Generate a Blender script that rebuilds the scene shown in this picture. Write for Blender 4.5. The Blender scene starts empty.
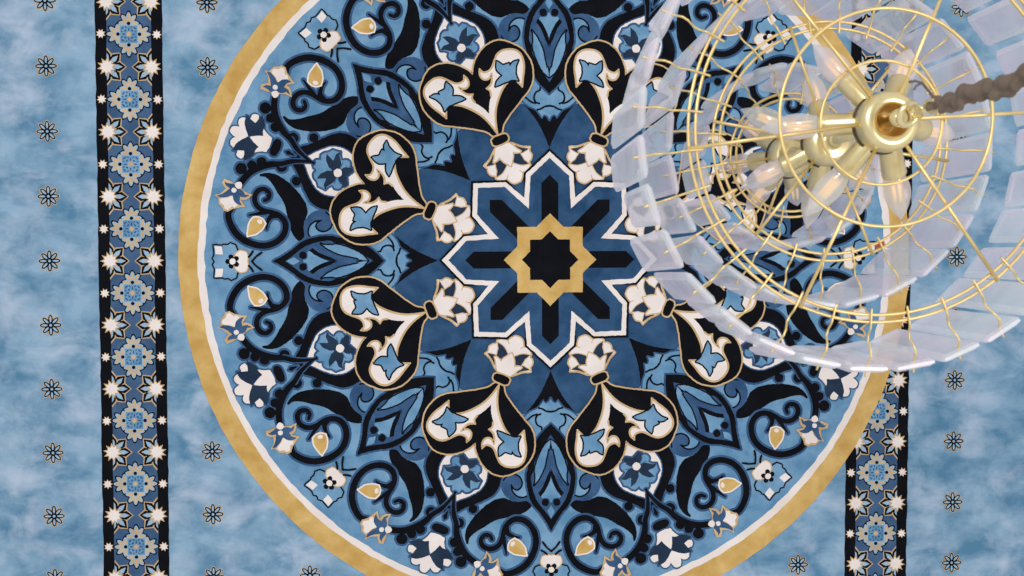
import bpy, math, random
from mathutils import Vector, Matrix
from mathutils.geometry import tessellate_polygon

random.seed(7)
C = bpy.context.scene.collection
PI = math.pi

# ------------------------------------------------------------------ materials
def lin(c):
    return tuple(((x/255)/12.92 if x/255 <= .04045 else ((x/255+.055)/1.055)**2.4) for x in c) + (1,)

def new_mat(name):
    m = bpy.data.materials.new(name); m.use_nodes = True
    nt = m.node_tree; nt.nodes.clear()
    return m, nt, nt.nodes.new('ShaderNodeOutputMaterial')

def wool(name, ca, cb, scale=2.2, lo=.35, hi=.68, stretch=(1, 1, 1), extra=None):
    """dyed carpet pile: two yarn tones blended in soft brushed patches"""
    m, nt, out = new_mat(name); N, L = nt.nodes, nt.links
    tc = N.new('ShaderNodeTexCoord')
    mp = N.new('ShaderNodeMapping'); mp.inputs['Scale'].default_value = stretch
    L.new(tc.outputs['Object'], mp.inputs['Vector'])
    n1 = N.new('ShaderNodeTexNoise'); n1.inputs['Scale'].default_value = scale
    n1.inputs['Detail'].default_value = 6; n1.inputs['Roughness'].default_value = .6
    n1.inputs['Distortion'].default_value = .25
    L.new(mp.outputs[0], n1.inputs['Vector'])
    r = N.new('ShaderNodeValToRGB')
    r.color_ramp.elements[0].position = lo; r.color_ramp.elements[0].color = lin(ca)
    r.color_ramp.elements[1].position = hi; r.color_ramp.elements[1].color = lin(cb)
    L.new(n1.outputs['Fac'], r.inputs['Fac'])
    col = r.outputs['Color']
    if extra:                                   # brushed lighter streaks of the pile
        n3 = N.new('ShaderNodeTexNoise'); n3.inputs['Scale'].default_value = extra[1]
        n3.inputs['Detail'].default_value = 6; n3.inputs['Distortion'].default_value = .35
        n3.inputs['Roughness'].default_value = .6
        L.new(mp.outputs[0], n3.inputs['Vector'])
        mr = N.new('ShaderNodeMapRange'); mr.inputs['From Min'].default_value = extra[2]
        mr.inputs['From Max'].default_value = extra[3]; mr.inputs['To Max'].default_value = extra[4]
        L.new(n3.outputs['Fac'], mr.inputs['Value'])
        mx = N.new('ShaderNodeMix'); mx.data_type = 'RGBA'
        L.new(mr.outputs[0], mx.inputs['Factor']); L.new(col, mx.inputs['A'])
        mx.inputs['B'].default_value = lin(extra[0])
        col = mx.outputs['Result']
    b = N.new('ShaderNodeBsdfPrincipled'); b.inputs['Roughness'].default_value = .95
    b.inputs['Specular IOR Level'].default_value = .03
    L.new(col, b.inputs['Base Color'])
    n2 = N.new('ShaderNodeTexNoise'); n2.inputs['Scale'].default_value = 160
    n2.inputs['Detail'].default_value = 2
    L.new(tc.outputs['Object'], n2.inputs['Vector'])
    bp = N.new('ShaderNodeBump'); bp.inputs['Strength'].default_value = .25
    bp.inputs['Distance'].default_value = .004
    L.new(n2.outputs['Fac'], bp.inputs['Height']); L.new(bp.outputs[0], b.inputs['Normal'])
    L.new(b.outputs[0], out.inputs['Surface'])
    return m

def plain(name, c, rough=.5, metal=0.0, spec=.5, bump=None):
    m, nt, out = new_mat(name); N, L = nt.nodes, nt.links
    b = N.new('ShaderNodeBsdfPrincipled'); b.inputs['Roughness'].default_value = rough
    b.inputs['Metallic'].default_value = metal; b.inputs['Specular IOR Level'].default_value = spec
    tc = N.new('ShaderNodeTexCoord'); n = N.new('ShaderNodeTexNoise'); n.inputs['Scale'].default_value = 25
    L.new(tc.outputs['Object'], n.inputs['Vector'])
    r = N.new('ShaderNodeValToRGB')
    r.color_ramp.elements[0].position = .3; r.color_ramp.elements[0].color = lin([x*.93 for x in c])
    r.color_ramp.elements[1].position = .7; r.color_ramp.elements[1].color = lin([min(255, x*1.03) for x in c])
    L.new(n.outputs['Fac'], r.inputs['Fac']); L.new(r.outputs[0], b.inputs['Base Color'])
    if bump:
        n2 = N.new('ShaderNodeTexNoise'); n2.inputs['Scale'].default_value = bump[0]
        bp = N.new('ShaderNodeBump'); bp.inputs['Strength'].default_value = bump[1]; bp.inputs['Distance'].default_value = .003
        L.new(tc.outputs['Object'], n2.inputs['Vector']); L.new(n2.outputs['Fac'], bp.inputs['Height'])
        L.new(bp.outputs[0], b.inputs['Normal'])
    L.new(b.outputs[0], out.inputs['Surface'])
    return m

COL = {
 'field':  wool('carpet_sky_blue', (88,134,168), (146,179,206), 4.2, .36, .64, (.85, 1.2, 1), ((190,205,227), 3.6, .47, .72, .8)),
 'light':  wool('carpet_light_blue', (92,139,177), (128,168,202), 6, .36, .66),
 'mid':    wool('carpet_denim_blue', (48,78,116), (70,102,142), 9),
 'dark':   wool('carpet_deep_blue', (39,70,105), (60,94,132), 7, .34, .68),
 'navy':   wool('carpet_slate_blue', (60,88,124), (78,106,142), 7),
 'slate':  wool('carpet_ink_blue', (36,50,72), (46,62,84), 8),
 'black':  wool('carpet_black', (17,18,23), (23,24,30), 8),
 'cream':  wool('carpet_cream', (233,222,218), (244,236,233), 6),
 'gold':   wool('carpet_gold', (197,157,88), (222,189,124), 7, .34, .68),
 'tan':    wool('carpet_tan', (196,164,122), (214,186,146), 8),
 'pale':   wool('carpet_pale_blue', (146,176,202), (166,192,214), 8),
 'edge':   wool('carpet_backing', (120,110,98), (135,124,110), 8),
}
KEYS = list(COL)

# ------------------------------------------------------------------ camera
W_, H_, F_ = 1024, 576, 800.0
CAMH = 5.0
down = Vector((-.0376, -.0313, 1)).normalized()            # world down, in camera axes (x right, y down, z forward)
wx = (Vector((1, 0, 0)) - down*down.x).normalized()
wz = -down
wy = wz.cross(wx)
if wy.y > 0: wy = -wy
cam_d = bpy.data.cameras.new('camera'); cam = bpy.data.objects.new('camera', cam_d); C.objects.link(cam)
cam_d.sensor_width = 36; cam_d.lens = F_/W_*36; cam_d.clip_start = .05
def cam2world(v):                                          # v: x right, y down, z forward
    return Vector((v.dot(wx), v.dot(wy), v.dot(wz)))
X_ = cam2world(Vector((1, 0, 0))); Y_ = cam2world(Vector((0, -1, 0))); Z_ = cam2world(Vector((0, 0, -1)))
M = Matrix((X_, Y_, Z_)).transposed().to_4x4(); M.translation = (0, 0, CAMH)
cam.matrix_world = M
cam_d.dof.use_dof = True; cam_d.dof.focus_distance = 4.4; cam_d.dof.aperture_fstop = 8
bpy.context.scene.camera = cam

def unproj(px, py, z):
    d = cam2world(Vector(((px-512)/F_, (py-288)/F_, 1)))
    t = (z-CAMH)/d.z
    return Vector((d.x*t, d.y*t))

# ------------------------------------------------------------------ carpet drawing kit
U = 1/160.0                                # one pattern unit in metres
TOP = 0.012                                # pile height of the carpet
DZ = 0.00012
PZ = TOP+.005                              # mean height used when the drawing is laid out
class Carpet:
    def __init__(s): s.v, s.f, s.m, s.k = [], [], [], 0
    def add(s, verts2, faces, col, z):
        o = len(s.v); nb = getattr(verts2, 'nb', len(verts2))
        s.v += [(v[0], v[1], z+(v[2] if len(v) > 2 else 0)) for v in verts2]
        for f in faces:                        # all faces look up
            ar = sum(verts2[f[i-1]][0]*verts2[f[i]][1]-verts2[f[i]][0]*verts2[f[i-1]][1] for i in range(len(f)))
            g = f if ar > 0 else f[::-1]
            s.f.append(tuple(i+o for i in g))
        s.m += [KEYS.index(col)]*len(faces)
CP = Carpet()

centre = unproj(550, 259.7, PZ)
ax = unproj(231, 261.5, PZ) - centre; ax.normalize()      # outward leaf axis (image left)
ay = Vector((-ax.y, ax.x))                                 # perpendicular
if ay.y > 0: ay = -ay                                      # towards image bottom
def loc(px, py):
    d = unproj(px, py, PZ) - centre
    return (d.dot(ax)/U, d.dot(ay)/U)
WIN = {'a': (200,220,6.4), 'b': (200,300,6.4), 'c': (200,350,6.4), 'd': (320,220,6.4), 'e': (320,290,6.4),
       'f': (400,270,10.667), 'g': (210,300,12.8), 'h': (220,355,12.8), 'i': (300,320,12.8), 'j': (205,235,12.8)}
def T(w, *pts):
    ox, oy, s = WIN[w]
    return [loc(ox+x/s, oy+y/s) for x, y in pts]
HA = (math.cos(PI/8), math.sin(PI/8))
LA = (1.0, 0.0)
def refl(p, a):
    d = p[0]*a[0]+p[1]*a[1]
    return (2*d*a[0]-p[0], 2*d*a[1]-p[1])
def snap(p, a):
    d = p[0]*a[0]+p[1]*a[1]
    return (d*a[0], d*a[1])
def sym(pts, a):
    """half outline that begins and ends on axis a -> the full closed outline"""
    pts = list(pts); pts[0] = snap(pts[0], a); pts[-1] = snap(pts[-1], a)
    return pts + [refl(p, a) for p in reversed(pts[1:-1])]

def smooth(pts, closed=True, step=1.6, sharp=48):
    n = len(pts); tang = []
    for i in range(n):
        if not closed and i in (0, n-1): tang.append(None); continue
        p0, p1, p2 = pts[i-1], pts[i], pts[(i+1) % n]
        a = (p1[0]-p0[0], p1[1]-p0[1]); b = (p2[0]-p1[0], p2[1]-p1[1])
        la, lb = math.hypot(*a), math.hypot(*b)
        if la < 1e-6 or lb < 1e-6: tang.append(None); continue
        an = math.degrees(math.acos(max(-1, min(1, (a[0]*b[0]+a[1]*b[1])/la/lb))))
        tang.append(None if an > sharp else ((a[0]/la+b[0]/lb)/2, (a[1]/la+b[1]/lb)/2))
    out = []
    for i in range(n if closed else n-1):
        p1, p2 = pts[i], pts[(i+1) % n]; t1, t2 = tang[i], tang[(i+1) % n]
        L_ = math.hypot(p2[0]-p1[0], p2[1]-p1[1])
        k = max(1, int(L_/step))
        ch = ((p2[0]-p1[0])/max(L_, 1e-6), (p2[1]-p1[1])/max(L_, 1e-6))
        a = t1 or ch; b = t2 or ch
        for j in range(k):
            t = j/k; h1 = 2*t**3-3*t*t+1; h2 = t**3-2*t*t+t; h3 = -2*t**3+3*t*t; h4 = t**3-t*t
            out.append((h1*p1[0]+h2*a[0]*L_+h3*p2[0]+h4*b[0]*L_, h1*p1[1]+h2*a[1]*L_+h3*p2[1]+h4*b[1]*L_))
    if not closed: out.append(pts[-1])
    return out
def jit(pts, a=.22):
    return [(x+random.uniform(-a, a), y+random.uniform(-a, a)) for x, y in pts]

def tri_fill(pts):
    tr = tessellate_polygon([[Vector((x, y, 0)) for x, y in pts]])
    return pts, [tuple(t) for t in tr]
def ribbon(pts, w, closed):
    """w: one width or one per point"""
    n = len(pts); ws = w if isinstance(w, (list, tuple)) else [w]*n
    vs = []
    for i in range(n):
        if closed: p0, p2 = pts[i-1], pts[(i+1) % n]
        else: p0, p2 = pts[max(0, i-1)], pts[min(n-1, i+1)]
        d = (p2[0]-p0[0], p2[1]-p0[1]); l = math.hypot(*d) or 1
        nx, ny = -d[1]/l, d[0]/l; h = ws[i]/2
        e = 2e-6*(i % 2)
        vs += [(pts[i][0]+nx*h, pts[i][1]+ny*h, 0), (pts[i][0]-nx*h, pts[i][1]-ny*h, 0)]
    fs = []
    for i in range(n if closed else n-1):
        j = (i+1) % n; fs.append((2*i, 2*i+1, 2*j+1, 2*j))
    # round joints so that corners close
    for i in range(n):
        h = ws[i]/2
        if closed or i in (0, n-1) or True:
            p0, p1, p2 = pts[i-1], pts[i], pts[(i+1) % n]
            a = math.atan2(p1[1]-p0[1], p1[0]-p0[0]); b = math.atan2(p2[1]-p1[1], p2[0]-p1[0])
            if abs((b-a+PI) % (2*PI)-PI) < .35 and not (not closed and i in (0, n-1)): continue
        o = len(vs); q = 10
        vs += [(pts[i][0]+h*math.cos(2*PI*k/q), pts[i][1]+h*math.sin(2*PI*k/q), 5e-6+2e-6*(i % 3)) for k in range(q)]
        fs.append(tuple(range(o, o+q)))
    return vs, fs

def place(geo, col, sym16, z):
    vs, fs = geo
    for k in range(8):
        c, s = math.cos(k*PI/4), math.sin(k*PI/4)
        for mir in ((1, -1) if sym16 else (1,)):
            out = []
            for v in vs:
                x, y = v[0], v[1]*mir; X, Y = c*x-s*y, s*x+c*y
                p = centre + ax*(X*U) + ay*(Y*U)
                out.append((p.x, p.y, v[2] if len(v) > 2 else 0))
            CP.add(out, fs, col, z+(3e-6 if mir < 0 else 0)+(1.5e-6 if k % 2 else 0))
def layer():
    CP.k += 1; return TOP+CP.k*DZ

class S:      # a shape: closed polygon or open stroke
    def __init__(s, pts, closed=True, w=None, raw=False, n16=True, sharp=48):
        s.n16 = n16; s.closed = closed
        if closed: s.pts = jit(pts if raw else smooth(pts, True, sharp=sharp))
        else:
            s.pts = smooth(pts, False, sharp=80)
            if isinstance(w, (list, tuple)):
                # widths given at the control points: spread over arc length
                acc = [0]
                for i in range(1, len(s.pts)): acc.append(acc[-1]+math.dist(s.pts[i-1], s.pts[i]))
                w = [interp(a/acc[-1], w) for a in acc]
            else: w = [w]*len(s.pts)
            w = [x+random.uniform(-.2, .2) for x in w]
            s.w = w
def interp(t, arr):
    f = t*(len(arr)-1); i = min(int(f), len(arr)-2)
    return arr[i]*(1-(f-i))+arr[i+1]*(f-i)
def draw(shapes, col, outline=None, ow=1.2):
    if isinstance(shapes, S): shapes = [shapes]
    if outline:
        z = layer()
        for s in shapes:
            z += 1.1e-5
            if s.closed: place(ribbon(s.pts, 2*ow, True), outline, s.n16, z)
            else:
                place(ribbon(s.pts, [x+2*ow for x in s.w], False), outline, s.n16, z)
                for q, e in ((s.pts[0], s.w[0]), (s.pts[-1], s.w[-1])):
                    place(tri_fill(circ(q, e/2+ow)), outline, s.n16, z+8e-6)
    z = layer()
    for s in shapes:
        z += 1.1e-5
        if s.closed: place(tri_fill(s.pts), col, s.n16, z)
        else:
            place(ribbon(s.pts, s.w, False), col, s.n16, z)
            for q, e in ((s.pts[0], s.w[0]), (s.pts[-1], s.w[-1])):
                place(tri_fill(circ(q, e/2)), col, s.n16, z+8e-6)
def line(pts, w, col, n16=True): draw(S(pts, False, w, n16=n16), col)
def circ(c, r, n=20):
    return [(c[0]+r*math.cos(2*PI*k/n), c[1]+r*math.sin(2*PI*k/n)) for k in range(n)]
def ell(c, a, b, ang, n=24, p=2.0):
    out = []
    for k in range(n):
        t = 2*PI*k/n; ct, st = math.cos(t), math.sin(t)
        x = a*math.copysign(abs(ct)**(2/p), ct); y = b*math.copysign(abs(st)**(2/p), st)
        out.append((c[0]+x*math.cos(ang)-y*math.sin(ang), c[1]+x*math.sin(ang)+y*math.cos(ang)))
    return out
def B(w, x, y, r):       # a round blob seen in a window
    return S(circ(T(w, (x, y))[0], r/WIN[w][2]), raw=True)

# world-space helper for border motifs
def wplace(geo, col, z, origin, sx=1, sy=1, rot=0, scale=1):
    vs, fs = geo; c, s = math.cos(rot), math.sin(rot)
    out = [(origin[0]+(c*x*sx-s*y*sy)*U*scale, origin[1]+(s*x*sx+c*y*sy)*U*scale) for x, y in vs]
    wplace.n = (wplace.n+1) % 40
    CP.add(out, fs, col, z+wplace.n*2.5e-6)
wplace.n = 0

# ---- carpet slab (field) ----
X0, X1, Y0, Y1 = -7.0, 7.0, -6.0, 6.0
CP.v = [(X0,Y0,TOP),(X1,Y0,TOP),(X1,Y1,TOP),(X0,Y1,TOP),(X0,Y0,.0005),(X1,Y0,.0005),(X1,Y1,.0005),(X0,Y1,.0005)]
CP.f = [(0,1,2,3),(4,7,6,5),(0,4,5,1),(1,5,6,2),(2,6,7,3),(3,7,4,0)]
CP.m = [KEYS.index('field')]+[KEYS.index('edge')]*5

# ---- border bands ----
def strip(p_top, p_bot, nrow, half_in, half_out, cols):
    """p_top / p_bot: pixels of two rosette centres nrow rows apart"""
    a = unproj(*p_top, TOP); b = unproj(*p_bot, TOP); xc = (a.x+b.x)/2; dy = (b.y-a.y)/nrow
    def bandpts(x0, x1):
        out = []; n = 260
        for i in range(n+1): out.append((x0+random.uniform(-.0028, .0028), Y0+.02+(Y1-Y0-.04)*i/n))
        for i in range(n, -1, -1): out.append((x1+random.uniform(-.0028, .0028), Y0+.02+(Y1-Y0-.04)*i/n))
        return out
    z = layer(); CP.add(*tri_fill(bandpts(xc-half_out*U, xc+half_out*U)), 'black', z)
    z = layer(); CP.add(*tri_fill(bandpts(xc-half_in*U, xc+half_in*U)), 'navy', z)
    zs = [layer() for _ in range(12)]
    rows = range(-8, 18)
    def star(n, R, r, ph=0): return [((R if k % 2 == 0 else r)*math.cos(PI*k/n+ph), (R if k % 2 == 0 else r)*math.sin(PI*k/n+ph)) for k in range(2*n)]
    def petal(L0, L1, w, ang, pts=10, tip=.62):
        # pointed petal from radius L0 to L1
        q = [(L0, -w*.55), (L0+(L1-L0)*tip, -w), (L1, 0), (L0+(L1-L0)*tip, w), (L0, w*.55)]
        return [(x*math.cos(ang)-y*math.sin(ang), x*math.sin(ang)+y*math.cos(ang)) for x, y in q]
    for r in rows:
        oy = a.y+dy*r
        if not (Y0+.3 < oy < Y1-.3): continue
        o = (xc, oy)
        # rosette of four fans round a lattice square
        fans = []
        for q in range(4):
            an = q*PI/2
            fx, fy = 11*math.cos(an), 11*math.sin(an)
            for pa, Lp in ((0, 9.6), (40, 9.2), (-40, 9.2), (88, 8.6), (-88, 8.6)):
                fans.append((fx, fy, an+math.radians(pa), Lp))
        def fanpet(f, grow):
            fx, fy, an, Lp = f
            q = ell((Lp*.62, 0), Lp*.40+grow, 1.75+grow*.95, 0, 14)
            q = [(x+(max(0, x-Lp*.62)**2)*.05, y) for x, y in q]
            return [(fx+x*math.cos(an)-y*math.sin(an), fy+x*math.sin(an)+y*math.cos(an)) for x, y in q]
        oct_ = [(15.2*math.cos(PI/8+k*PI/4), 15.2*math.sin(PI/8+k*PI/4)) for k in range(8)]
        octb = [(16.6*math.cos(PI/8+k*PI/4), 16.6*math.sin(PI/8+k*PI/4)) for k in range(8)]
        RS = .94
        for f in fans: wplace(tri_fill(fanpet(f, 1.9)), 'black', zs[0], o, scale=RS)
        wplace(tri_fill(octb), 'black', zs[0], o, scale=RS)
        for f in fans: wplace(tri_fill(fanpet(f, .75)), 'pale', zs[1], o, scale=RS)
        wplace(tri_fill(oct_), 'pale', zs[1], o, scale=RS)
        for f in fans: wplace(tri_fill(fanpet(f, -.35)), 'tan', zs[2], o, scale=RS)
        sq = 8.8
        wplace(tri_fill([(-sq,-sq),(sq,-sq),(sq,sq),(-sq,sq)]), 'light', zs[3], o, scale=RS)
        for q in range(4):
            an = q*PI/2
            wplace(tri_fill(circ((11*math.cos(an), 11*math.sin(an)), 1.9, 10)), 'black', zs[5], o, scale=RS)
            wplace(tri_fill(ell((5*math.cos(an), 5*math.sin(an)), 1.9, .7, an, 8)), 'mid', zs[4], o, scale=RS)
            d = an+PI/4
            wplace(tri_fill(ell((5.0*math.cos(d), 5.0*math.sin(d)), 1.5, .8, d+PI/2, 8)), 'mid', zs[4], o, scale=RS)
            wplace(tri_fill(ell((8.9*math.cos(d), 8.9*math.sin(d)), 2.0, .8, d+PI/2, 8)), 'mid', zs[4], o, scale=RS)
            for s_ in (-1, 1):
                e = d+s_*.42
                wplace(tri_fill(ell((7.6*math.cos(e), 7.6*math.sin(e)), 1.3, .6, d, 8)), 'mid', zs[4], o, scale=RS)
        wplace(tri_fill(star(8, 2.9, 2.0)), 'tan', zs[5], o, scale=RS)
        for sx in (-1, 1):        # small stars on the black edges
            po = (xc+sx*(half_in+half_out)/2*U, oy+random.uniform(-.002, .002))
            ph = random.uniform(0, .5)
            wplace(tri_fill(star(8, 5.0, 2.9, ph)), 'tan', zs[5], po)
            wplace(tri_fill(star(8, 4.1, 2.6, ph)), 'cream', zs[6], po)
            # star flowers between the rosettes
            fo = (xc+sx*half_in*U, oy+dy/2)
            angs = [0, 45, -45]
            clipx = 0
            for an in angs:
                A = math.radians(an); Lp = 17.6
                for grow, cc, zz in ((1.3, 'tan', zs[0]), (.4, 'black', zs[1]), (-1.9, 'pale', zs[2])):
                    wplace(tri_fill(petal(3, Lp+grow*1.2, 4.1+grow, A)), cc, zz, fo, sx=-sx)
            for sg in (1, -1):    # upright petals cut by the band edge
                wplace(tri_fill([(0,0),(6.0,sg*4),(4.6,sg*12.6),(.2,sg*18.2),(0,sg*18.2)]), 'tan', zs[0], fo, sx=-sx)
                wplace(tri_fill([(0,0),(4.6,sg*5),(3.4,sg*12.2),(0,sg*16.4)]), 'black', zs[1], fo, sx=-sx)
                wplace(tri_fill([(0,0),(2.2,sg*6),(1.8,sg*10.8),(0,sg*13.2)]), 'pale', zs[2], fo, sx=-sx)
            ph = random.uniform(0, .6)
            wplace(tri_fill(star(10, 9.6, 5.6, ph)), 'tan', zs[5], fo)
            wplace(tri_fill(star(10, 7.0, 4.7, ph)), 'cream', zs[6], fo)
        # eight petalled flowerets of the field
        for cx in cols:
            fo = (cx, oy+dy/2)
            if math.dist(fo, centre) < 376*U: continue
            for k in range(8):
                A = k*PI/4+.02
                for grow, cc, zz in ((.75, 'tan', zs[0]), (.1, 'black', zs[1]), (-1.15, 'pale', zs[2])):
                    q = ell((5.6+(.4 if grow < 0 else 0), 0), (4.7+grow if grow > 0 else 3.1), max(.75, 2.15+grow*.95), 0, 12)
                    q = [(x*math.cos(A)-y*math.sin(A), x*math.sin(A)+y*math.cos(A)) for x, y in q]
                    wplace(tri_fill(q), cc, zz, fo)
            wplace(tri_fill(circ((0, 0), 2.6, 10)), 'black', zs[1], fo)
            wplace(tri_fill(circ((0, 0), 1.35, 10)), 'pale', zs[3], fo)
colx = lambda px, py: unproj(px, py, TOP).x
xl = colx(54.2, 516.7); xl2 = colx(213, 512); xl3 = colx(310, 570)
xr = colx(951.4, 563.3); xr2 = colx(798, 563)
strip((129.3,34.2), (135.9,546.7), 8, 21.4, 32.2, [xl, xl2, xl3, xl-(xl2-xl)])
strip((877.3,411.2), (875.8,533.3), 2, 21.4, 32.2, [xr, xr2, xr+1.0])

# ---- medallion discs ----
def disc(r, col, n=300, j=.5):
    z = layer()
    pts = [(centre.x+(r+random.uniform(-j, j))*U*math.cos(2*PI*k/n), centre.y+(r+random.uniform(-j, j))*U*math.sin(2*PI*k/n)) for k in range(n)]
    CP.add(*tri_fill(pts), col, z)
disc(365.8, 'gold'); disc(346.8, 'cream', j=.8); disc(340, 'light', j=.8); disc(157, 'dark')

# ---- spike with its little cloud, on the leaf axis ----
draw(S(sym(T('d',(330,262),(345,340),(390,380),(430,412),(465,436),(500,392),(520,350),(545,328),(570,308),(551,292),(558,275),(582,262)), LA), n16=False), 'light')
draw(S(sym(T('d',(584,262),(560,274),(552,292),(571,308),(546,328),(521,350),(500,392),(468,432),(530,382),(600,332),(685,288),(755,262)), LA), n16=False), 'black')
line(T('d',(582,262),(556,276),(549,292),(568,307),(543,324),(517,346),(497,390),(464,432)), 1.6, 'mid')
line(T('d',(360,318),(388,320),(402,345),(436,358),(466,348),(475,325)), 1.9, 'black')
line(T('d',(474,348),(466,375),(435,414)), 1.9, 'black')
line(T('d',(489,262),(494,290),(508,312),(515,336)), 1.9, 'black')

# ---- denim scroll and big black leaf ----
draw(S(T('a',(668,395),(656,450),(670,500),(700,550),(745,582),(800,578),(842,548),(853,505),(836,468),(800,450),(765,458),(747,483),(757,507),(782,521),(740,514),(708,486),(697,450),(703,425),(722,402))), 'mid')
line(T('a',(722,400),(703,425),(697,450),(708,486),(740,514),(782,521),(757,507),(747,483),(765,458),(800,450),(836,468),(853,505),(842,548),(815,572)), 1.7, 'black')
draw(S(T('a',(640,385),(600,430),(577,500),(560,590),(545,640),(515,690),(480,750),(440,797),(398,808),(402,820),(440,827),(500,817),(560,782),(610,737),(660,677),(690,622),(697,572),(672,505),(668,470),(672,420))), 'black')

# ---- black strap-work with denim edges ----
surround = sym(T('b',(600,430),(612,365),(640,310),(662,250),(690,180),(725,120),(780,85),(845,70),(920,60),(1000,80),(1068,238)), HA)
stem = T('b',(748,376),(690,384),(600,384),(540,370),(470,368),(400,350),(335,316),(290,270),(250,215))
leaf_o = sym(T('a',(468,264),(530,298),(590,337),(640,377),(700,405),(780,420),(850,422)) + T('d',(120,412),(200,400),(290,362),(345,325),(410,261)), LA)
scroll = T('b',(212,95),(192,60)) + T('a',(192,545),(212,485),(250,430),(312,388),(390,365),(450,370),(512,402),(550,455),(552,510),(520,552)) + T('b',(475,62),(432,72),(390,92),(366,125),(364,168),(388,204),(425,212),(456,186),(450,152),(425,140))
G = [S(surround, n16=False),
     S(stem, False, [1.5, 3, 4.4, 5, 6, 6.5, 6.5, 6, 5]),
     B('b',283,343,36), B('b',352,364,30), B('b',413,384,31), B('b',541,352,33), B('b',632,260,29),
     S(scroll, False, [5.5, 6, 6.2, 6.4, 6.4, 6.4, 6.4, 6.2, 6, 6, 6, 6, 6, 5.5, 5, 4.6, 4.8, 5, 5, 5, 4.6, 4, 3]),
     S(T('a',(432,470),(436,500),(462,548),(505,560)), False, [1.5, 3, 5, 6]),
     S(T('b',(325,48),(370,55),(430,66)), False, [1.5, 3, 5]),
     S(leaf_o, n16=False),
     S(ell(snap(T('h',(760,250))[0], HA), 4.4, 8.6, PI/8, p=2.8), raw=True, n16=False),
     S(sym(T('b',(566,455),(578,428),(632,428)), HA), n16=False)]
draw(G[:10], 'black', 'mid', 2.0)
draw(G[10:], 'black', 'mid', 1.8)
draw(G[11:], 'black')

# ---- interior of the pointed leaf ----
leaf_i = sym(T('a',(545,264),(600,302),(650,340),(710,370),(780,387),(850,387)) + T('d',(90,380),(150,370),(210,343),(270,304),(340,262)), LA)
draw(S(leaf_i, n16=False), 'mid')
draw(S(T('a',(778,372),(832,334),(900,304),(960,290),(1020,278)) + T('d',(240,272),(305,262),(270,300),(200,338),(120,364),(20,366))), 'light', 'black', 1.5)
draw(S(sym(T('a',(640,264),(600,288),(550,264)), LA), n16=False), 'light')
draw(S(sym(T('a',(662,264),(672,300),(700,330),(745,297),(820,264)), LA), n16=False, sharp=30), 'light')
draw(S(T('a',(885,264),(820,292),(760,318),(722,346),(698,330),(742,298),(812,268),(840,262))), 'black')
draw(B('a',660,300,24), 'black', 'mid', 1.0)

# ---- cream drop with the round flower ----
draw(S(sym(T('b',(665,402),(690,360),(715,290),(755,215),(810,175),(870,163),(930,165),(1000,190),(1068,240)), HA), n16=False), 'cream', 'mid', 1.3)
blob = sym(T('i',(200,492),(212,430),(250,402),(205,350),(215,300),(245,265),(265,200),(320,175),(350,155),(385,190),(440,215),(470,170),(510,158),(550,180),(560,212),(600,190),(630,215),(612,305)), HA)
draw(S(blob, n16=False), 'light', 'mid', 2.2)
draw(S(T('i',(488,305),(455,238),(390,205),(345,150),(332,212),(362,290),(290,295),(232,283),(300,357),(385,390),(468,388))), 'slate')
draw(S(sym(T('i',(513,363),(512,300),(562,215),(600,188),(634,215),(618,304)), HA), n16=False), 'slate')
line(T('i',(470,225),(480,270),(495,310)), .9, 'mid'); line(T('i',(545,225),(520,270),(512,310)), .9, 'mid')
draw(S(circ(snap(T('i',(513,363))[0], HA), 4.1), raw=True, n16=False), 'cream')
draw([S(stem[:4], False, [1.2, 2.8, 3.6, 4.6])], 'black', 'mid', 1.4)
draw([G[1], S(stem[:4], False, [1.2, 2.8, 3.6, 4.6])], 'black')

# ---- lily at the rim ----
lily = sym(T('h',(185,485),(176,455),(196,420),(240,382),(182,335),(178,285),(215,240),(205,212),(255,205),(250,160),(275,118),(320,105),(345,128),(350,78),(395,110),(470,150),(490,175),(560,192),(640,184),(700,275)), HA)
draw(S(lily, n16=False), 'mid', 'mid', 1.0)
draw(S(sym(T('h',(415,385),(340,345),(270,310),(225,248),(188,282),(186,330),(218,365),(252,380),(205,415),(183,455),(190,482)), HA), n16=False), 'cream')
draw(S(T('h',(412,388),(320,340),(250,290),(212,215),(270,213),(360,208),(343,135),(355,82),(440,125),(490,175),(540,250),(470,320))), 'slate')
draw(S(T('h',(358,205),(278,210),(256,160),(280,122),(320,108),(345,132))), 'cream')
draw(S(sym(T('h',(438,388),(470,325),(545,250),(500,215),(487,182),(560,195),(638,188),(692,278)), HA), n16=False), 'cream')

# ---- square flower on the rim ----
sq = sym(T('j',(130,340),(106,382),(130,430),(122,545),(160,546),(225,540),(250,553),(290,545),(340,570),(398,545),(415,475),(415,340)), LA)
draw(S(sq, n16=False), 'light', 'black', 1.5)
draw(S(T('j',(142,434),(236,430),(220,532),(128,540))), 'cream')
draw(S(sym(T('j',(545,340),(552,400),(530,458),(465,476),(412,452),(390,410),(378,340)), LA), n16=False), 'cream', 'tan', 1.2)
c5 = T('j',(355,340))[0]; c5 = (c5[0], 0)
draw([S(circ((c5[0]+4.7*math.cos(2*PI*k/5), 4.7*math.sin(2*PI*k/5)), 2.5), raw=True, n16=False) for k in range(5)] + [S(circ(c5, 4), raw=True, n16=False)], 'black')
draw(S(circ(c5, 3.0), raw=True, n16=False), 'cream')
line(T('j',(605,340),(655,395),(695,425),(730,450)), 2.0, 'black')
line(T('j',(562,395),(592,425),(618,468)), 2.0, 'black')

# ---- gold tear inside the scroll ----
draw(S(T('a',(312,428),(318,470),(330,515),(352,542),(385,542),(415,522),(424,505),(404,470),(365,442))), 'gold', 'cream', 1.5)
draw(S(ell(T('a',(392,518))[0], 2.8, 2.0, .6), raw=True), 'cream')

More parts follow.
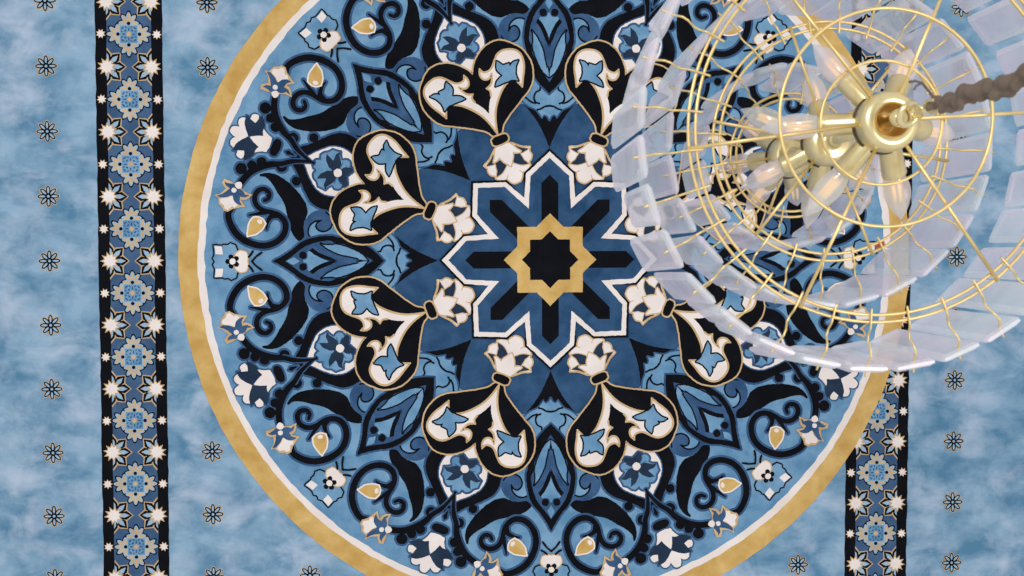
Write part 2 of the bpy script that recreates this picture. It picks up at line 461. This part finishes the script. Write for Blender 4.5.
# ---- small flower on the stem end ----
draw(S(T('g',(97,355),(145,325),(140,240),(190,195),(200,160),(250,145),(300,172),(320,180),(370,190),(475,202),(420,292),(500,297),(570,352),(500,378),(440,430),(440,500),(350,500),(290,530),(225,558),(190,510),(240,438),(180,380))), 'tan', 'tan', .2)
draw(S(T('g',(160,300),(162,262),(208,222),(212,185),(250,168),(285,185),(305,208),(345,192),(385,222),(340,275),(320,345),(250,318),(190,316))), 'cream')
draw(S(T('g',(120,350),(150,328),(220,325),(318,350),(340,272),(380,235),(440,220),(408,270),(415,332),(480,320),(540,350),(480,355),(440,420),(390,440),(340,500),(280,500),(225,522),(240,470),(290,440),(210,380))), 'mid')
draw([B('g',340,412,31), B('g',402,475,44)], 'cream')

# ---- heart ----
heart = sym(T('e',(690,138),(665,118),(620,108),(560,75),(500,30),(440,-15),(400,-48),(350,-73),(290,-80),(230,-73),(170,-43),(130,-8),(100,50),(82,100),(80,145),(97,190),(135,238),(190,275),(250,295),(300,302)), HA)
draw(S(heart, n16=False), 'black', 'tan', 1.6)
inner = sym(T('e',(672,143),(620,152),(540,156),(480,146),(420,126),(365,97),(332,62),(326,35),(345,10),(370,-14),(320,-18),(250,-26),(200,-20),(163,-5),(138,28),(133,70),(142,115),(165,145),(210,165),(255,182),(278,208),(282,238),(262,258),(300,256),(325,238),(330,215),(318,195),(290,182),(340,180),(365,190),(385,212),(400,190),(430,185),(480,195),(548,205)), HA)
draw(S(inner, n16=False), 'cream')
line(inner[:33], 2.0, 'tan')
draw(S(T('e',(203,12),(235,25),(290,28),(332,12),(326,45),(345,95),(370,156),(335,145),(300,110),(265,148),(210,148),(235,108),(222,72),(242,65),(215,45)), sharp=60), 'light', 'black', 1.6)
for a_ in (1,):
    kc = snap(T('e',(712,130))[0], HA)
    # lotus
    lot = sym(T('f',(380,411),(365,330),(380,262),(402,200),(405,112),(450,117),(490,92),(530,97),(558,122),(592,106),(642,128),(668,190),(720,190),(765,210),(785,245)), HA)
    draw(S(lot, n16=False), 'cream', 'tan', 1.5)
    line(T('f',(668,190),(656,216)), 1.0, 'tan')
    draw(S(T('f',(385,265),(408,205),(422,125),(455,172),(472,215),(445,215),(420,240))), 'slate', 'tan', .8)
    draw(S(T('f',(472,212),(545,165),(582,118),(592,200),(568,282),(480,275))), 'slate', 'tan', .9)
    draw(S(sym(T('f',(380,411),(362,325),(410,265),(450,205),(465,240),(455,287),(520,288),(610,316)), HA), n16=False), 'cream', 'tan', 1.2)
    draw(S(ell(kc, 4.3, 8.2, PI/8, p=3), raw=True, n16=False), 'black', 'tan', 1.7)

# ---- central star ----
def star8(poly): 
    pts = []
    for k in range(8):
        c, s = math.cos(k*PI/4), math.sin(k*PI/4)
        pts += [(c*x-s*y, s*x+c*y) for x, y in poly]
    return pts
def full(pts, col, j=.25, step=2.5):
    z = layer(); dense = []
    n = len(pts)
    for i in range(n):
        p, q = pts[i], pts[(i+1) % n]; k = max(1, int(math.dist(p, q)/step))
        dense += [(p[0]+(q[0]-p[0])*t/k, p[1]+(q[1]-p[1])*t/k) for t in range(k)]
    dense = jit(dense, j)
    vs, fs = tri_fill(dense)
    out = []
    for x, y in vs:
        p = centre + ax*(x*U) + ay*(y*U); out.append((p.x, p.y))
    CP.add(out, fs, col, z)
o1 = [(61.6,-25.5),(85.5,-23.5),(107.5,0),(85.5,23.5)]
full(star8([(59.6,-24.7),(86.3,-25.8),(110.4,0),(86.3,25.8)]), 'black')
full(star8(o1), 'cream')
full(star8([(51,-21.1),(83.2,-19.3),(101,0),(83.2,19.3)]), 'dark')
for k in range(8):
    c, s = math.cos(k*PI/4), math.sin(k*PI/4)
    if k == 0: zz = layer()
    pts = [(20,-8.4),(76,-8.4),(84.5,0),(76,8.4),(20,8.4)]
    vs = [(c*x-s*y, s*x+c*y) for x, y in pts]
    vs = [(lambda p: (p.x, p.y))(centre+ax*(x*U)+ay*(y*U)) for x, y in vs]
    CP.add(vs, [(0,1,2,3,4)], 'black', zz)
def s82(R): return star8([(R, 0), (R*.7654*math.cos(PI/8), R*.7654*math.sin(PI/8))])
full(s82(46.2), 'gold', .2); full(s82(28.4), 'black', .2)

me = bpy.data.meshes.new('carpet'); me.from_pydata(CP.v, [], CP.f)
for k in KEYS: me.materials.append(COL[k])
me.polygons.foreach_set('material_index', CP.m)
# every pile face looks up
me.update()
carpet = bpy.data.objects.new('carpet', me); C.objects.link(carpet)
carpet['label'] = 'huge light blue carpet with a round gold-rimmed floral medallion and dark border bands'
carpet['category'] = 'carpet'
print('carpet verts', len(CP.v), 'layers', CP.k)

# ------------------------------------------------------------------ floor
fm = bpy.data.meshes.new('floor')
fm.from_pydata([(-9,-8,0),(9,-8,0),(9,8,0),(-9,8,0),(-9,-8,-.2),(9,-8,-.2),(9,8,-.2),(-9,8,-.2)], [], [(0,1,2,3),(4,7,6,5),(0,4,5,1),(1,5,6,2),(2,6,7,3),(3,7,4,0)])
fm.materials.append(plain('floor_marble', (215,210,202), .3))
floor = bpy.data.objects.new('floor', fm); C.objects.link(floor); floor['kind'] = 'structure'

# ------------------------------------------------------------------ chandelier
brass = plain('satin_brass', (246,230,178), .30, 1.0)
gilt = plain('gilt_wire', (244,216,150), .38, .75)
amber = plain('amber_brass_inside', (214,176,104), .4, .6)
dark_gap = plain('dark_joint', (70,60,45), .6)
cover_m = plain('taupe_cord_cover', (120,106,94), .9, 0, .2, (140, 1.0))
wire_m = plain('grey_brown_wire', (105,90,80), .7)
fil_m = plain('amber_filament', (255,196,120), .5)
fil_b = fil_m.node_tree.nodes['Principled BSDF'] if 'Principled BSDF' in fil_m.node_tree.nodes else None
if fil_b:
    fil_b.inputs['Emission Color'].default_value = lin((255,222,165)); fil_b.inputs['Emission Strength'].default_value = .7
red_m = plain('orange_red_paper', (212,112,88), .7)

def glassy(name, tint, op, rough, diff, gloss=.05):
    """frosted clear plastic or glass: part of the light passes, part is scattered softly"""
    m, nt, out = new_mat(name); N, L = nt.nodes, nt.links
    tr = N.new('ShaderNodeBsdfTransparent'); tr.inputs[0].default_value = lin(tint)
    df = N.new('ShaderNodeBsdfDiffuse'); df.inputs[0].default_value = lin(diff)
    tl = N.new('ShaderNodeBsdfTranslucent'); tl.inputs[0].default_value = lin(diff)
    ns = N.new('ShaderNodeTexNoise'); ns.inputs['Scale'].default_value = 9; ti_ = N.new('ShaderNodeTexCoord')
    oi = N.new('ShaderNodeObjectInfo'); ad = N.new('ShaderNodeVectorMath'); ad.operation = 'ADD'
    L.new(ti_.outputs['Object'], ad.inputs[0]); L.new(oi.outputs['Random'], ad.inputs[1]); L.new(ad.outputs[0], ns.inputs['Vector'])
    cr = N.new('ShaderNodeValToRGB'); cr.color_ramp.elements[0].position = .35; cr.color_ramp.elements[1].position = .65  # faint iridescence put into the colour as a noise tint
    cr.color_ramp.elements[0].color = lin([c_*.95 if k_ == 0 else c_ for k_, c_ in enumerate(diff)])
    cr.color_ramp.elements[1].color = lin([c_*.975 if k_ == 1 else c_ for k_, c_ in enumerate(diff)])
    L.new(ns.outputs['Fac'], cr.inputs['Fac']); L.new(cr.outputs[0], df.inputs[0]); L.new(cr.outputs[0], tl.inputs[0])
    m1 = N.new('ShaderNodeMixShader'); m1.inputs[0].default_value = .45
    L.new(df.outputs[0], m1.inputs[1]); L.new(tl.outputs[0], m1.inputs[2])
    m2 = N.new('ShaderNodeMixShader')
    tc = N.new('ShaderNodeTexCoord'); n = N.new('ShaderNodeTexNoise'); n.inputs['Scale'].default_value = 14
    n.inputs['Distortion'].default_value = .3; n.inputs['Detail'].default_value = 1
    L.new(tc.outputs['Object'], n.inputs['Vector'])
    mr = N.new('ShaderNodeMapRange'); mr.inputs['From Min'].default_value = .3; mr.inputs['From Max'].default_value = .7
    mr.inputs['To Min'].default_value = op-.07; mr.inputs['To Max'].default_value = op+.07
    L.new(n.outputs['Fac'], mr.inputs['Value']); L.new(mr.outputs[0], m2.inputs[0])
    L.new(tr.outputs[0], m2.inputs[1]); L.new(m1.outputs[0], m2.inputs[2])
    gl = N.new('ShaderNodeBsdfGlossy'); gl.inputs['Roughness'].default_value = rough
    m3 = N.new('ShaderNodeMixShader'); m3.inputs[0].default_value = gloss
    L.new(m2.outputs[0], m3.inputs[1]); L.new(gl.outputs[0], m3.inputs[2])
    L.new(m3.outputs[0], out.inputs['Surface'])
    return m
crystal_m = glassy('frosted_crystal', (252,252,255), .47, .24, (251,249,255), .09)
edge_m = glassy('crystal_bevel', (252,252,255), .62, .3, (255,252,255), .08)
bulb_m = glassy('frosted_bulb_glass', (253,252,253), .47, .10, (252,249,250), .07)

def build(name, vs, fs, mat, parent, smooth_=False):
    me = bpy.data.meshes.new(name); me.from_pydata([tuple(v) for v in vs], [], fs); me.materials.append(mat)
    if smooth_: me.polygons.foreach_set('use_smooth', [True]*len(fs))
    me.update(); o = bpy.data.objects.new(name, me); C.objects.link(o); o.parent = parent
    return o
def tube(path, r, n=8, closed=False, caps=True, rr=None):
    path = [Vector(p) for p in path]; m = len(path); vs, fs = [], []
    up = Vector((0, 0, 1)); prev = None
    for i, p in enumerate(path):
        a = path[(i-1) % m] if closed or i > 0 else p
        b = path[(i+1) % m] if closed or i < m-1 else p
        t = (b-a).normalized()
        if prev is None:
            s = t.cross(up)
            if s.length < .05: s = t.cross(Vector((1, 0, 0)))
        else: s = prev - t*prev.dot(t)
        s.normalize(); prev = s; q = t.cross(s); R = rr[i] if rr else r
        for k in range(n):
            an = 2*PI*k/n; vs.append(p+s*(R*math.cos(an))+q*(R*math.sin(an)))
    for i in range(m if closed else m-1):
        j = (i+1) % m
        for k in range(n):
            fs.append((i*n+k, i*n+(k+1) % n, j*n+(k+1) % n, j*n+k))
    if caps and not closed:
        fs.append(tuple(range(n-1, -1, -1))); fs.append(tuple((m-1)*n+k for k in range(n)))
    return vs, fs
def lathe(prof, n=40, axis=None, org=(0, 0, 0)):
    """prof: (radius, height) list; axis: direction"""
    vs, fs = [], []; A = Vector(axis or (0, 0, 1)).normalized()
    s = A.orthogonal().normalized(); q = A.cross(s); O = Vector(org)
    for r, h in prof:
        for k in range(n):
            an = 2*PI*k/n; vs.append(O+A*h+s*(max(r, 1e-5)*math.cos(an))+q*(max(r, 1e-5)*math.sin(an)))
    for i in range(len(prof)-1):
        for k in range(n): fs.append((i*n+k, i*n+(k+1) % n, (i+1)*n+(k+1) % n, (i+1)*n+k))
    fs.append(tuple(range(n-1, -1, -1))); fs.append(tuple((len(prof)-1)*n+k for k in range(n)))
    return vs, fs

HZ = CAMH-1.40
axy = unproj(887, 122, HZ)
def depth_z(px, py):      # height where the vertical axis shows at this pixel
    nad = (482, 263); d = math.hypot(px-nad[0], py-nad[1]); d0 = math.hypot(887-nad[0], 122-nad[1])
    return -(1.40*d0/d-1.40)
root = bpy.data.objects.new('chandelier', None); C.objects.link(root); root.location = (axy.x, axy.y, HZ)
root['label'] = 'brass three-tier chandelier with frosted crystal prisms and candle bulbs hanging above the carpet'
root['category'] = 'chandelier'
zA, zB, zC = depth_z(881,128), depth_z(829,139), depth_z(790,154)
zH2, zH3 = zB-.012, zC-.012
def ringpath(R, z, n=96): return [(R*math.cos(2*PI*k/n), R*math.sin(2*PI*k/n), z) for k in range(n)]
def ringobj(R, z, r, name='wire_ring', ox=0, oy=0):
    o = build(name, *tube(ringpath(R, z), r, 8, True), gilt, root, True); o.location = (ox, oy, 0)
def dirv(deg):            # image angle (y down) to world xy
    return Vector((math.cos(math.radians(deg)), -math.sin(math.radians(deg)), 0))
WR = .0029
tiers = [  # ring outer, inner, z, hooks, hook offset, hook reach, spoke offset, crystal length, width, hub z, hub r
 dict(ox=-.001, oy=-.009, Ro=.348, Ri=.335, z=zA, n=31, off=10.75, reach=.432, sp=-6, L=.26, w=.077, hz=0.0, hr=.054),
 dict(ox=0, oy=0, Ro=.245, Ri=.231, z=zB, n=24, off=3.3, reach=.334, sp=9, L=.25, w=.080, hz=zH2, hr=.050),
 dict(ox=0, oy=0, Ro=.143, Ri=.130, z=zC, n=16, off=9.0, reach=.205, sp=-8, L=.21, w=.074, hz=zH3, hr=.050),
]
# single hoops lying over the spokes of the top tier
ringobj(.110, depth_z(882,122)+.008, .0027, ox=-.006); ringobj(.192, depth_z(887,118)-.002, .0031, ox=-.002, oy=.007)

def prism_mesh(L, w):
    """flat bar with bevelled faces: cross section with ridge, hanging down from the origin, outward = +x"""
    t = .010; vs, fs = [], []
    def sec(z, k, ki):
        hw = w/2*k
        # closed section in (x: outward thickness, y: width)
        return [(t*.25, -hw, z), (t*ki, -hw*.74, z), (t*ki, hw*.74, z), (t*.25, hw, z),
                (-t*.25, hw, z), (-t*ki*.9, hw*.74, z), (-t*ki*.9, -hw*.74, z), (-t*.25, -hw, z)]
    levels = [(.014, .90, .35), (.008, .99, .75), (-.006, 1, 1), (-L*.5, 1.0, 1), (-L+.016, 1, 1), (-L+.002, .99, .7), (-L, .95, .4)]
    for z, k, ki in levels: vs += sec(z, k, ki)
    for i in range(len(levels)-1):
        for k in range(8): fs.append((i*8+k, i*8+(k+1) % 8, (i+1)*8+(k+1) % 8, (i+1)*8+k))
    fs.append(tuple(range(7, -1, -1))); fs.append(tuple((len(levels)-1)*8+k for k in range(8)))
    return vs, fs

rnd = random.Random(3)
for ti, t in enumerate(tiers):
    OX = Vector((t['ox'], t['oy'], 0))
    ringobj(t['Ro'], t['z'], WR, 'wire_ring', t['ox'], t['oy']); ringobj(t['Ri'], t['z'], WR, 'wire_ring', t['ox'], t['oy'])
    # hook prototype along +x, then copies
    d = t['reach']-t['Ro']; R0 = t['Ro']; z0 = t['z']+WR*2-.001
    prof = [(t['Ri']-.012, z0), (t['Ri'], z0), (R0, z0), (R0+.012, z0-.001), (R0+.28*d, z0-.008), (R0+.42*d, z0-.009),
            (R0+.60*d, z0+.004), (R0+.74*d, z0+.006), (R0+.88*d, z0-.004), (R0+1.04*d, z0-.010), (R0+1.20*d, z0-.013)]
    # refine
    fine = []
    for i in range(len(prof)-1):
        for s in range(3): fine.append((prof[i][0]+(prof[i+1][0]-prof[i][0])*s/3, prof[i][1]+(prof[i+1][1]-prof[i][1])*s/3))
    fine.append(prof[-1])
    hook = build('hook', *tube([(x, 0, z) for x, z in fine], .0021, 6), gilt, root, True)
    pm = build('crystal_prism', *prism_mesh(t['L'], t['w']), crystal_m, root)
    pm.data.materials.append(edge_m)
    for p_ in pm.data.polygons:                # bevels and ends whiter: light caught on edges put into their material
        if not (p_.index < 48 and p_.index % 8 in (1, 5) and 1 <= p_.index//8 <= 4): p_.material_index = 1
    for k in range(t['n']):
        dv = dirv(t['off']+360/t['n']*k); a = math.atan2(dv.y, dv.x)
        h = hook if k == 0 else hook.copy()
        if k: C.objects.link(h)
        h.rotation_euler = (0, 0, a); h.location = OX
        c = pm if k == 0 else pm.copy()
        if k: C.objects.link(c)
        c.location = (dv.x*t['reach']+OX.x, dv.y*t['reach']+OX.y, t['z']-.008)
        c.rotation_euler = (rnd.uniform(-.02, .02), rnd.uniform(-.05, .05), a+rnd.uniform(-.06, .06))
    # spokes
    for k in range(6):
        dv = dirv(t['sp']+60*k-(3 if (ti == 0 and k == 1) else 0))
        p0 = dv*(t['hr']*.9)+Vector((0, 0, t['hz']+.004)); p1 = OX+dv*(t['Ro']+.004)+Vector((0, 0, t['z']+WR*1.6))
        build('spoke', *tube([p0, p1], .0033, 8), gilt, root, True)
    # hub body
    hr = t['hr']; hz = t['hz']
    if ti == 0:
        prof = [(.010,-.05),(.034,-.047),(.047,-.036),(hr*.96,-.018),(hr,-.004),(hr*.99,.008),(hr*.93,.016),(hr*.80,.021),(hr*.60,.022),(hr*.56,.020),(hr*.54,.012),(hr*.52,-.004),(hr*.30,-.012),(.004,-.013)]
    else:
        prof = [(.010,-.05),(.030,-.046),(.041,-.034),(hr*.97,-.016),(hr,-.002),(hr*.97,.010),(hr*.86,.020),(hr*.62,.026),(hr*.40,.024),(hr*.30,.028),(.014,.034),(.012,.040),(.004,.041)]
    hub = build('hub', *lathe([(r, h+hz) for r, h in prof], 48), brass, root, True)
    gv, gf = tube(ringpath(hr*.975, hz-.017, 48), .0032, 8, True)
    sm_ = build('seam', gv, gf, dark_gap, hub, True); sm_['label'] = 'dark seam under the hub rim'
    # sockets and bulbs
    if ti == 0: al = [0, 60, 120, 180, 240, 300]; slope = .52; s0, s1 = .040, .112; bl = .104
    elif ti == 1: al = [30, 90, 150, 210, 270, 330]; slope = .52; s0, s1 = .036, .100; bl = .100
    else: al = [-5, 55, 115, 175, 235, 295]; slope = .80; s0, s1 = .034, .095; bl = .090
    for an in al:
        dv = dirv(an+(2 if ti == 0 else 0)); A = Vector((dv.x*math.cos(slope), dv.y*math.cos(slope), -math.sin(slope)))
        O = Vector((0, 0, hz-.004))
        build('lamp_socket', *lathe([(.0165, s0-.008), (.0185, s0), (.0202, s1-.03), (.0214, s1-.006), (.0216, s1-.002), (.0200, s1), (.0160, s1-.002)], 28, A, O), brass, root, True)
        bp = [(rr_*.0240, s1-.006+f_*(bl+.006)) for rr_, f_ in ((.55,0),(.68,.07),(.88,.20),(.99,.33),(1,.42),(.93,.54),(.76,.67),(.54,.79),(.32,.89),(.17,.95),(.09,.985),(.03,1))]
        bulb = build('light_bulb', *lathe(bp, 24, A, O), bulb_m, root, True)
        sd = A.cross(Vector((0, 0, 1))).normalized(); ud = sd.cross(A)
        fv, ff = [], []
        for e1, e2 in ((-1, 0), (1, 0), (0, 1), (0, -1)):
            q = sd*(e1*.0078)+ud*(e2*.0078)
            v, f = tube([O+A*(s1+.012)+q, O+A*(s1+.058)+q*.85], .0023, 6); o_ = len(fv)
            fv += v; ff += [tuple(i+o_ for i in x) for x in f]
        fo = build('filament', fv, ff, fil_m, bulb, True); fo['label'] = 'warm amber filament rods'

# stem between the hubs
build('centre_rod', *lathe([(.011, zH3-.03), (.011, -.03)], 20), brass, root, True)
# bottom finial
build('finial', *lathe([(.002, zH3-.105), (.010, zH3-.098), (.014, zH3-.088), (.009, zH3-.076), (.018, zH3-.064), (.022, zH3-.052), (.012, zH3-.042)], 24), brass, root, True)
# top cup inside and its loop
build('cup_lining', *lathe([(.004, -.0125), (.018, -.011), (.027, -.002), (.0288, .014), (.0292, .0215), (.0305, .0225), (.0307, .021), (.0302, -.004), (.018, -.0135)], 40), amber, root, True)
build('top_stem', *lathe([(.010, -.012), (.010, .030), (.015, .034), (.016, .040), (.012, .046), (.009, .050)], 24), brass, root, True)
lp = []; a1 = dirv(-35); b1 = Vector((-a1.y*.86, a1.x*.86, .50)).normalized()
for k in range(32):
    an = 2*PI*k/32; lp.append(Vector((0, 0, .072))+a1*(.0185*math.cos(an))+b1*(.0185*math.sin(an)))
build('hanging_loop', *tube(lp, .0052, 10, True), brass, root, True)
# open chain links above the loop
for i, ang in enumerate((55, -35, 55)):
    dv = dirv(ang); cz = .098+.022*i
    lk = [Vector((dv.x*.0105*math.cos(2*PI*k/24), dv.y*.0105*math.cos(2*PI*k/24), cz+.018*math.sin(2*PI*k/24))) for k in range(24)]
    build('chain_link', *tube(lk, .0030, 8, True), brass, root, True)
# gathered cord cover twisting up the chain
vs, fs = [], []
z0c, z1c, n, rows = .138, 2.4, 32, 900
r3 = random.Random(5)
ph = [r3.uniform(0, 6.28) for _ in range(8)]
for i in range(rows+1):
    z = z0c+(z1c-z0c)*i/rows
    taper = min(1, .62+(z-z0c)*9)
    lean = (z-z0c)
    cx = .0035*math.sin(z*60+ph[0])+.0025*math.sin(z*103+ph[1])+.010*lean; cy = .0035*math.cos(z*55+ph[2])-.030*min(lean, .3)
    for k in range(n):
        a = 2*PI*k/n
        r = .0128*taper*(1+.20*math.cos(2*(a-z*75))+.16*math.sin(z*150+3*a+ph[3])+.10*math.sin(z*330+a*2+ph[4])+.07*math.sin(5*a+z*210))
        vs.append((cx+r*math.cos(a), cy+r*math.sin(a), z))
for i in range(rows):
    for k in range(n): fs.append((i*n+k, i*n+(k+1) % n, (i+1)*n+(k+1) % n, (i+1)*n+k))
fs.append(tuple(range(n-1, -1, -1))); fs.append(tuple(rows*n+k for k in range(n)))
cc = build('cord_cover', vs, fs, cover_m, root, True); cc['label'] = 'lumpy taupe fabric cord cover'
# supply wire that strays out of the cover
def px_pt(px, py, z):
    p = unproj(px, py, HZ+z); return Vector((p.x-axy.x, p.y-axy.y, z))
build('supply_wire', *tube([px_pt(940,104,.135), px_pt(934,98,.125), px_pt(928,90,.115), px_pt(922,83,.11), px_pt(915,81,.11), px_pt(909,82,.108)], .0022, 6), wire_m, root, True)
build('supply_wire', *tube([px_pt(922,83,.11), px_pt(916,86,.108), px_pt(914,90,.108)], .0016, 6), wire_m, root, True)
# small tag tied under the second ring
a_ = px_pt(874,243,zB-.02); b_ = px_pt(884,241,zB-.022); c_ = px_pt(885,246,zB-.02); d_ = px_pt(875,249,zB-.018)
up_ = Vector((0, 0, .0012))
tg = build('tag', [a_, b_, c_, d_, a_+up_, b_+up_, c_+up_, d_+up_], [(3,2,1,0),(4,5,6,7),(0,1,5,4),(1,2,6,5),(2,3,7,6),(3,0,4,7)], red_m, root)
tg['label'] = 'small orange-red tag on the second ring'

# ------------------------------------------------------------------ light
w = bpy.data.worlds.new('world'); bpy.context.scene.world = w; w.use_nodes = True
nt = w.node_tree; nt.nodes.clear()
bg = nt.nodes.new('ShaderNodeBackground'); bg.inputs[0].default_value = (1.0, .985, .975, 1); bg.inputs[1].default_value = .98
wo = nt.nodes.new('ShaderNodeOutputWorld'); nt.links.new(bg.outputs[0], wo.inputs[0])
def area(name, loc_, size, power, target=(0, 0, 0), col=(1, 1, 1)):
    l = bpy.data.lights.new(name, 'AREA'); l.shape = 'DISK'; l.size = size; l.energy = power; l.color = col
    o = bpy.data.objects.new(name, l); C.objects.link(o); o.location = loc_
    o.rotation_euler = (Vector(target)-Vector(loc_)).to_track_quat('-Z', 'Y').to_euler()
area('added_overhead_light', (-2.5, 2.5, 9.0), 1.6, 220, (0, 0, 0), (1, .98, .95))  # added lamp overhead, gives the brass its hotspots
area('added_overhead_light', (3.2, -1.0, 9.0), 1.4, 140, (0.5, 0, 0), (1, .98, .95))  # second added lamp, for more highlights on the brass

sc = bpy.context.scene
sc.view_settings.view_transform = 'Standard'; sc.view_settings.look = 'None'
sc.view_settings.gamma = 1; sc.view_settings.exposure = -0.48; sc.view_settings.use_curve_mapping = False
